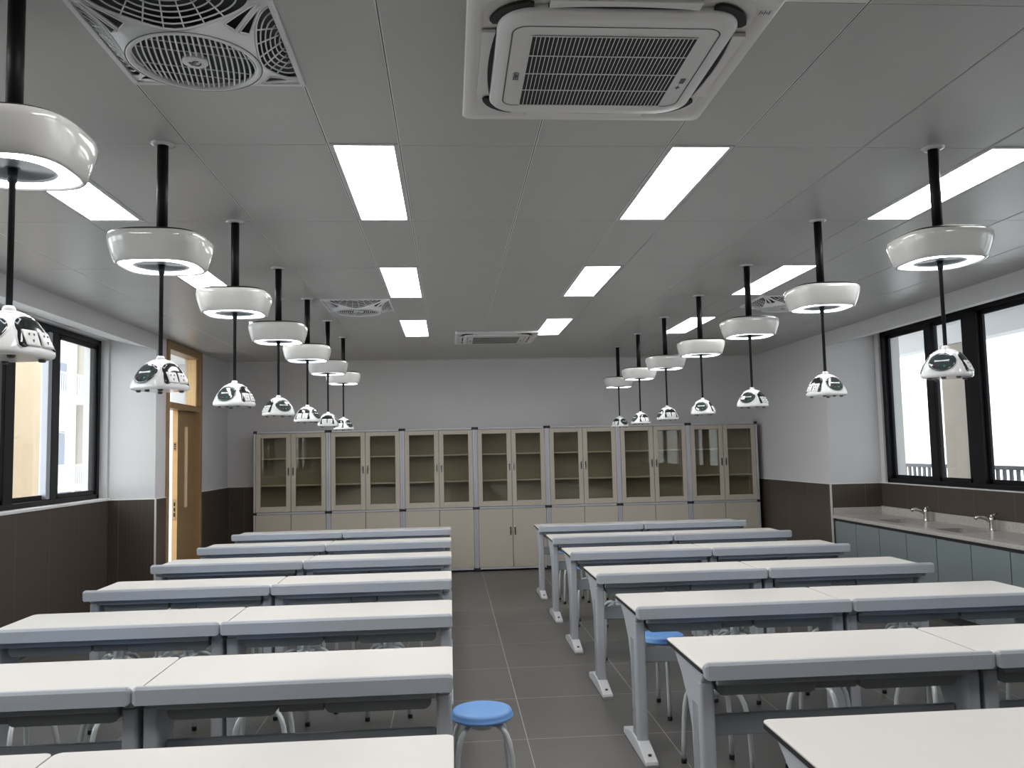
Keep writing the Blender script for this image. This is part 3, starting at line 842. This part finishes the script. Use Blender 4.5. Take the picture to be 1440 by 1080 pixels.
# ================================================================== DESKS
def make_desk():
    root = empty('lab_desk', (0, 0, 0))
    # tabletop (rear edge at y=+0.3), thin white sheet over a black core
    def outline(g): return rrect(0.597+g, 0.287+g, 0.028, 6, 0, 0.013)
    mb = MB(M['top']); mb.prism(outline(0), 'z', DT-0.006, DT, 0, 0.0015); top = mb.build('tabletop', root)
    mb = MB(M['edge']); mb.prism(outline(0.0012), 'z', DT-0.021, DT-0.0058); mb.build('edge_band', top)
    # raised rail along the front
    mb = MB(M['rail'])
    prof = [(-0.302, DT-0.038), (-0.304, DT+0.018), (-0.298, DT+0.029), (-0.288, DT+0.031), (-0.266, DT+0.020), (-0.258, DT+0.004), (-0.258, DT-0.0055), (-0.275, DT-0.022), (-0.285, DT-0.038)]
    cy, cz = -0.280, DT
    rings = []
    for x, s in ((-0.597, 0.62), (-0.592, 0.84), (-0.582, 1.0), (0.582, 1.0), (0.592, 0.84), (0.597, 0.62)):
        rings.append([(x, cy+(y-cy)*s, (cz-0.004)+(z-cz+0.004)*s) for y, z in prof])
    mb.loft(rings, 0, False); mb.build('front_rail', root)
    mb = MB(M['frame']); mb.box(-0.53, 0.53, -0.240, -0.215, DT-0.075, DT-0.0215, 0.003); mb.build('apron', root)
    # legs
    for sx in (-1, 1):
        # centre plane of the leg
        x0, x1 = (sx*0.590, sx*0.530)
        xa, xb = min(x0, x1), max(x0, x1)
        lg = MB(M['leg'])
        # column with a bracket spreading out to carry the top; (y, z)
        poly = [(-0.165, 0.055), (-0.180, 0.66), (-0.196, 0.70), (-0.236, DT-0.036), (-0.236, DT-0.0215), (0.215, DT-0.0215), (0.205, DT-0.034),
                (0.10, 0.668), (0.005, 0.575), (-0.038, 0.48), (-0.048, 0.36), (-0.055, 0.055)]
        lg.prism(poly, 'x', xa+0.004, xb-0.004, 0, 0.010)
        leg = lg.build('leg', root)
        # fluted front extrusion of the column
        fl_ = MB(M['leg'])
        fl_.prism(rrect(0.030, 0.022, 0.014, 5, (xa+xb)/2, -0.178), 'z', 0.055, 0.700, 0, 0.006)
        for dy in (-0.135, -0.115, -0.095, -0.075):
            fl_.box(xa+0.0015 if sx < 0 else xb-0.004, xa+0.004 if sx < 0 else xb-0.0015, dy-0.003, dy+0.003, 0.07, 0.60, 0.001)
        fl_.build('extrusion', leg)
        ft = MB(M['foot'])
        fp = [(-0.392, 0.0), (-0.398, 0.016), (-0.390, 0.030), (-0.30, 0.052), (-0.20, 0.074), (-0.10, 0.080), (0.02, 0.072), (0.10, 0.052), (0.165, 0.038), (0.172, 0.014), (0.165, 0.0)]
        ft.prism(fp, 'x', xa-0.004 if sx > 0 else xa-0.006, xb+0.006 if sx > 0 else xb+0.004, 0, 0.008)
        fo = ft.build('foot', leg)
        bo = MB(M['darkmetal']); bo.lathe([(0.010, 0.040), (0.010, 0.049), (0.006, 0.051)], (xa+xb)/2, -0.335, 12); bo.build('bolt', fo)
    # book trays, hung under the top
    for x0, x1 in ((-0.510, -0.092), (0.092, 0.510)):
        mb = MB(M['tray']); w, h = (x1-x0)/2, 0.052; cx, cz = (x0+x1)/2, 0.695
        zb, zt, r, t = 0.638, DT-0.030, 0.030, 0.006
        def U(d):
            P = [(x0+d, zt)]
            for i in range(7): a = PI + PI/2*i/6; P.append((x0+d+r + r*math.cos(a), zb+d+r + r*math.sin(a)))
            for i in range(7): a = 1.5*PI + PI/2*i/6; P.append((x1-d-r + r*math.cos(a), zb+d+r + r*math.sin(a)))
            P.append((x1-d, zt)); return P
        outer, inner = U(0), U(t)
        mb.prism(outer + list(reversed(inner)), 'y', -0.160, 0.190)
        mb.prism(U(0.001), 'y', -0.166, -0.160)
        mb.build('book_tray', root)
    mb = MB(M['tray']); mb.box(-0.088, 0.088, -0.150, 0.02, 0.645, DT-0.0215, 0.006); mb.build('cable_box', root)
    mb = MB(M['frame']); mb.box(-0.530, 0.530, -0.112, -0.088, 0.462, 0.548, 0.006); mb.build('stretcher', root)
    # bag hooks under the trays
    for x in (-0.30, 0.0, 0.30):
        mb = MB(M['rubber']); mb.tube([(x, 0.10, 0.642), (x, 0.10, 0.625), (x, 0.088, 0.612), (x, 0.075, 0.618)], 0.004, 6); mb.build('bag_hook', root)
    return root
desk = make_desk()
rown = ['nearest', 'second', 'third', 'fourth', 'fifth', 'sixth', 'rearmost']
dc = 0
for r, yb in enumerate(ROWS):
    for side, mod, xc in (('left', 'by the windows', -1.800), ('left', 'by the aisle', -0.600), ('right', 'by the aisle', 1.578), ('right', 'by the counter', 2.779)):
        o = desk if dc == 0 else copy_tree(desk); dc += 1
        o.location = (xc, yb-0.3, 0)
        where = 'beside the aisle' if mod == 'by the aisle' else ('on the window side' if side == 'left' else 'on the counter side')
        tag(o, 'white-topped grey lab desk %s, %s row of the %s block' % (where, rown[r], side), 'desk', 'lab desks in the %s block' % side)

# ================================================================== STOOLS
def make_stool(lift=0.0):
    root = empty('stool', (0, 0, 0))
    mb = MB(M['seat'])
    mb.lathe([(0.02, 0.436), (0.138, 0.436), (0.144, 0.440), (0.1455, 0.4445), (0.143, 0.449), (0.1395, 0.452), (0.1385, 0.462), (0.134, 0.470), (0.120, 0.4745), (0.07, 0.473), (0.001, 0.472)], n=48)
    st = mb.build('seat', root); st.location = (0, 0, lift)
    mb = MB(M['stoolleg']); mb.lathe([(0.03, 0.385), (0.05, 0.390), (0.06, 0.42), (0.03, 0.424), (0.03, 0.430+lift), (0.085, 0.432+lift), (0.085, 0.436+lift)], n=24); mb.build('hub', root)
    for k in range(4):
        a = k*PI/2 + PI/4
        c, s = math.cos(a), math.sin(a)
        pr_ = [(0.045, 0.415), (0.085, 0.418), (0.115, 0.408), (0.140, 0.385), (0.158, 0.350), (0.170, 0.30), (0.178, 0.22), (0.184, 0.10), (0.187, 0.018)]
        # smooth the bend
        mb = MB(M['stoolleg']); mb.tube([(q*c, q*s, z) for q, z in pr_], 0.0125, 12); lg = mb.build('leg', root)
        mb = MB(M['rubber']); mb.lathe([(0.0145, 0.0), (0.0145, 0.022), (0.0128, 0.024)], 0.187*c, 0.187*s, 14); mb.build('foot_cap', lg)
    return root
stool = make_stool(); tall = make_stool(0.085)
stools = [(0.127, 3.965, 0.05, 'round blue stool standing alone in the aisle at the front')]
stools.append((1.318, 5.345, 0.72, 'round blue stool behind the leg of the third right row, its seat showing'))
seatn = ['at the outer end', 'beside the outer end seat', 'beside the aisle seat', 'at the aisle end']
for r in range(1, 6):
    yb = ROWS[r]
    for side in ('left', 'right'):
        spots = [(-2.09, 0), (-1.66, 1), (-0.94, 2), (-0.42, 3)] if side == 'left' else [(3.03, 0), (2.52, 1), (1.87, 2), (1.32, 3)]
        for x, si in spots:
            dy = 0.44 + 0.015*random.random()
            if r == 1 and side == 'left' and si == 3: continue
            if r == 2 and side == 'right' and si == 3: continue
            stools.append((x + 0.04*(random.random()-0.5), yb + dy - (0.0 if True else 0), random.random()*1.57,
                           'blue stool behind the %s row of the %s block, %s' % (rown[r], side, seatn[si])))
for i, (x, y, a, lb) in enumerate(stools):
    o = stool if i == 0 else (copy_tree(stool) if i == 1 else (tall if i == 2 else copy_tree(tall)))
    o.location = (x, y, 0); o.rotation_euler = (0, 0, a)
    tag(o, lb, 'stool', 'blue lab stools')

# ================================================================== GLASS CABINETS ON THE BACK WALL
CXS = [-2.690, -1.682, -0.664, 0.350, 1.355, 2.355, 3.370, 4.405]
CF = 11.775   # front plane
def make_cabinet(w):
    root = empty('display_cabinet', (0, 0, 0)); h = w/2; D = 0.355; H = 1.985
    ZM = 0.868
    mb = MB(M['cabin'], M['cream'])
    mb.box(-h+0.03, h-0.03, D-0.014, D-0.002, 0.05, H-0.02, 0, 0)
    mb.box(-h+0.008, -h+0.022, 0.02, D-0.01, 0.05, H-0.02, 0, 0); mb.box(h-0.022, h-0.008, 0.02, D-0.01, 0.05, H-0.02, 0, 0)
    mb.box(-h+0.03, h-0.03, 0.03, D-0.016, H-0.030, H-0.015, 0, 0); mb.box(-h+0.03, h-0.03, 0.03, D-0.016, ZM-0.006, ZM+0.006, 0, 0)
    mb.box(-h+0.03, h-0.03, 0.03, D-0.016, 0.05, 0.065, 0, 0)
    mb.build('carcass', root)
    for sx in (-1, 1):
        for y0 in (0.0, D-0.03):
            x0 = sx*(h-0.001); x1 = sx*(h-0.030)
            mb = MB(M['cabalu']); mb.box(x0, x1, y0, y0+0.030, 0.045, H-0.022, 0.004)
            p_ = mb.build('post', root)
            if y0 == 0.0:
                for z0, z1 in ((0.0, 0.045), (ZM-0.020, ZM+0.016), (H-0.026, H+0.010)):
                    mb = MB(M['rubber']); mb.box(sx*(h-0.0005), sx*(h-0.048), -0.004, 0.034, z0, z1, 0.005); mb.build('connector', p_)
    for z0, z1, nm in ((H-0.024, H, 'top_rail'), (ZM-0.014, ZM+0.012, 'middle_rail'), (0.022, 0.048, 'bottom_rail')):
        mb = MB(M['cabalu']); mb.box(-h+0.044, h-0.044, 0.0, 0.030, z0, z1, 0.003); mb.build(nm, root)
    for z in (1.243, 1.612):
        mb = MB(M['shelf']); mb.box(-h+0.032, h-0.032, 0.045, D-0.018, z-0.009, z+0.009, 0.002); mb.build('shelf', root)
    for sx in (-1, 1):
        xa, xb = sx*0.003, sx*(h-0.034)
        # glazed door
        z0, z1 = ZM+0.018, H-0.030
        st = 0.062
        mb = MB(M['cream'])
        x0, x1 = min(xa, xb), max(xa, xb)
        mb.box(x0, x0+st, 0.004, 0.026, z0, z1, 0.003); mb.box(x1-st, x1, 0.004, 0.026, z0, z1, 0.003)
        mb.box(x0+st, x1-st, 0.004, 0.026, z0, z0+st+0.012, 0.003); mb.box(x0+st, x1-st, 0.004, 0.026, z1-st+0.006, z1, 0.003)
        d = mb.build('glass_door', root)
        mb = MB(M['cabglass']); mb.box(x0+st-0.004, x1-st+0.004, 0.012, 0.016, z0+st, z1-st); mb.build('pane', d)
        def handle(par, zc):
            hb = MB(M['darkmetal'], M['steel']); hx = sx*0.032
            hb.box(hx-0.011, hx+0.011, -0.002, 0.006, zc-0.060, zc+0.060, 0.003, 1)
            hb.tube([(hx, 0.004, zc-0.042), (hx, -0.018, zc-0.040), (hx, -0.018, zc+0.040), (hx, 0.004, zc+0.042)], 0.0052, 8, 0)
            hb.build('handle', par)
        handle(d, 1.435)
        z0, z1 = 0.052, ZM-0.018
        mb = MB(M['cream']); mb.box(x0, x1, 0.004, 0.024, z0, z1, 0.003); d2 = mb.build('lower_door', root)
        handle(d2, 0.545)
    return root
cab = make_cabinet(1.0136)
cl = ['cream glass-door cabinet against the back wall, leftmost of the seven', 'cream glass-door cabinet, second from the left on the back wall', 'cream glass-door cabinet, third from the left on the back wall',
      'cream glass-door cabinet at the centre of the seven, at the aisle end', 'cream glass-door cabinet, third from the right on the back wall',
      'cream glass-door cabinet, second from the right on the back wall', 'cream glass-door cabinet against the back wall, rightmost of the seven']
for i in range(7):
    o = cab if i == 0 else copy_tree(cab)
    o.location = ((CXS[0] + (i+0.5)*(CXS[7]-CXS[0])/7), CF, 0)
    tag(o, cl[i], 'cabinet', 'glass-door cabinets along the back wall')

# ================================================================== COUNTER ON THE RIGHT
XF = 4.51
YC0, YC1 = 4.48, PIERR-T-0.002
SINKS = [(8.70, 0.21), (7.62, 0.21)]
mb = MB(M['stone'])
z0, z1 = 0.778, 0.815
sx0, sx1 = 4.62, 4.93
mb.box(XF-0.02, sx0, YC0, YC1, z0, z1, 0.004); mb.box(sx1, WR-T-0.002, YC0, YC1, z0, z1, 0.004)
ycur = YC0
for yc, hw in sorted(SINKS):
    mb.box(sx0, sx1, ycur, yc-hw, z0, z1); ycur = yc+hw
mb.box(sx0, sx1, ycur, YC1, z0, z1)
mb.box(WR-T-0.024, WR-T-0.002, YC0, YC1, z1-0.002, 0.905, 0.003)
mb.box(XF-0.01, WR-T-0.024, YC1-0.020, YC1, z1-0.002, 0.897, 0.003)
wt = empty('worktop', (XF, YC1, z0))
tag(wt, 'long speckled grey stone worktop with upstand under the right window', 'worktop')
o = mb.build('slab', wt); o.location = (-XF, -YC1, -z0)
for yc, hw in SINKS:
    b = MB(M['basin'])
    out = rrect((sx1-sx0)/2, hw, 0.05, 6, (sx0+sx1)/2, yc); inn = rrect((sx1-sx0)/2-0.03, hw-0.03, 0.06, 6, (sx0+sx1)/2, yc)
    full = [(sx0 if x < (sx0+sx1)/2 else sx1, y) for x, y in out]
    b.loft([[(x, y, z1-0.001) for x, y in rrect((sx1-sx0)/2+0.0, hw, 0.004, 6, (sx0+sx1)/2, yc)], [(x, y, z1-0.002) for x, y in out], [(x, y, z1-0.10) for x, y in inn], [(x, y, z1-0.14) for x, y in rrect((sx1-sx0)/2-0.06, hw-0.06, 0.05, 6, (sx0+sx1)/2, yc)]], 0, True, False, True)
    bo = b.build('basin', wt); bo.location = (-XF, -YC1, -z0)
# base cabinets
seams = [YC1, 9.178, 8.668, 8.139, 7.617, 7.095, 6.575, 6.052, 5.530, 5.007, 4.485]
for i in range(0, 10, 2):
    ya, ym, yb_ = seams[i], seams[i+1], seams[i+2]
    r = empty('base_cabinet', (XF, (ya+yb_)/2, 0)); oy = (ya+yb_)/2
    where = ['next to the pier', 'second from the pier', 'third from the pier', 'fourth from the pier', 'furthest from the pier'][i//2]
    tag(r, 'low two-door cabinet with pale blue doors under the worktop, %s' % where, 'cabinet', 'pale blue base cabinets')
    c = MB(M['carcass'])
    c.box(0.022, WR-T-XF-0.004, yb_-oy+0.001, ya-oy-0.001, 0.0, 0.60); c.box(0.022, 0.09, yb_-oy+0.001, ya-oy-0.001, 0.60, z0-0.001); c.box(0.45, WR-T-XF-0.004, yb_-oy+0.001, ya-oy-0.001, 0.60, z0-0.001)
    c.build('carcass', r)
    for a, b in ((ya, ym), (ym, yb_)):
        d = MB(M['bluedoor']); d.box(0.002, 0.021, b-oy+0.006, a-oy-0.006, 0.075, 0.744, 0.002); d.build('door', r)
# taps
def make_tap():
    r = empty('tap', (0, 0, 0))
    b = MB(M['chrome']); b.lathe([(0.028, 0.0), (0.028, 0.006), (0.027, 0.012), (0.026, 0.085), (0.028, 0.095), (0.028, 0.118), (0.020, 0.128)], n=20); b.build('body', r)
    b = MB(M['chrome']); b.tube([(-0.005, 0, 0.085), (-0.05, 0.0, 0.112), (-0.10, 0.0, 0.125), (-0.125, 0, 0.122), (-0.138, 0, 0.102)], [0.022, 0.019, 0.017, 0.016, 0.016], 12); b.build('spout', r)
    b = MB(M['chrome']); b.tube([(0.0, 0, 0.122), (0.012, 0, 0.145), (0.045, 0, 0.158)], [0.012, 0.009, 0.007], 10)
    s_ = bmesh.new(); bmesh.ops.create_uvsphere(s_, u_segments=14, v_segments=8, radius=0.017); b.merge(s_, 0, True, Matrix.Translation((0, 0, 0.135)))
    b.build('lever', r)
    return r
tap = make_tap()
for i, y in enumerate((8.60, 7.515)):
    o = tap if i == 0 else copy_tree(tap)
    o.location = (5.005, y, 0.8145); o.rotation_euler = (0, 0, -0.45)
    tag(o, ['chrome lever tap on the worktop, nearer the pier', 'chrome lever tap on the worktop, further from the pier'][i], 'tap', 'chrome taps on the worktop')

# ================================================================== LIGHT AND CAMERA
w = bpy.data.worlds.new('sky'); SC.world = w; w.use_nodes = True
nt = w.node_tree; bg = nt.nodes['Background']
bg.inputs['Strength'].default_value = 1.0
tc = nt.nodes.new('ShaderNodeTexCoord'); sp = nt.nodes.new('ShaderNodeSeparateXYZ'); nt.links.new(tc.outputs['Generated'], sp.inputs[0])
mr = nt.nodes.new('ShaderNodeMapRange'); mr.inputs['From Min'].default_value = -1; mr.inputs['From Max'].default_value = 1
nt.links.new(sp.outputs[0], mr.inputs['Value'])
rp = nt.nodes.new('ShaderNodeMix'); rp.data_type = 'RGBA'; rp.clamp_result = False
rp.inputs[6].default_value = (6.2, 6.4, 6.6, 1); rp.inputs[7].default_value = (2.6, 2.75, 2.9, 1)   # overcast, brighter towards the sun on the left
nt.links.new(mr.outputs['Result'], rp.inputs[0]); nt.links.new(rp.outputs[2], bg.inputs['Color'])

cam = bpy.data.cameras.new('camera'); co = bpy.data.objects.new('camera', cam); COL.objects.link(co)
cam.sensor_fit = 'HORIZONTAL'; cam.sensor_width = 36.0; cam.lens = 36.0*1180/1440; cam.clip_start = 0.02; cam.clip_end = 300
ya, pi_, ro = 0.0753, 0.0796, -0.0222
fwd = Vector((math.sin(ya)*math.cos(pi_), math.cos(ya)*math.cos(pi_), math.sin(pi_)))
right = Vector((math.cos(ya), -math.sin(ya), 0)); up = right.cross(fwd)
R_ = math.cos(ro)*right + math.sin(ro)*up; U_ = -math.sin(ro)*right + math.cos(ro)*up
co.matrix_world = Matrix(((R_.x, U_.x, -fwd.x, 0), (R_.y, U_.y, -fwd.y, 0), (R_.z, U_.z, -fwd.z, 1.65), (0, 0, 0, 1)))
SC.camera = co
try:
    SC.cycles.use_denoising = True
    SC.cycles.max_bounces = 10; SC.cycles.diffuse_bounces = 6; SC.cycles.transparent_max_bounces = 16
    SC.cycles.sample_clamp_indirect = 6.0
except Exception: pass
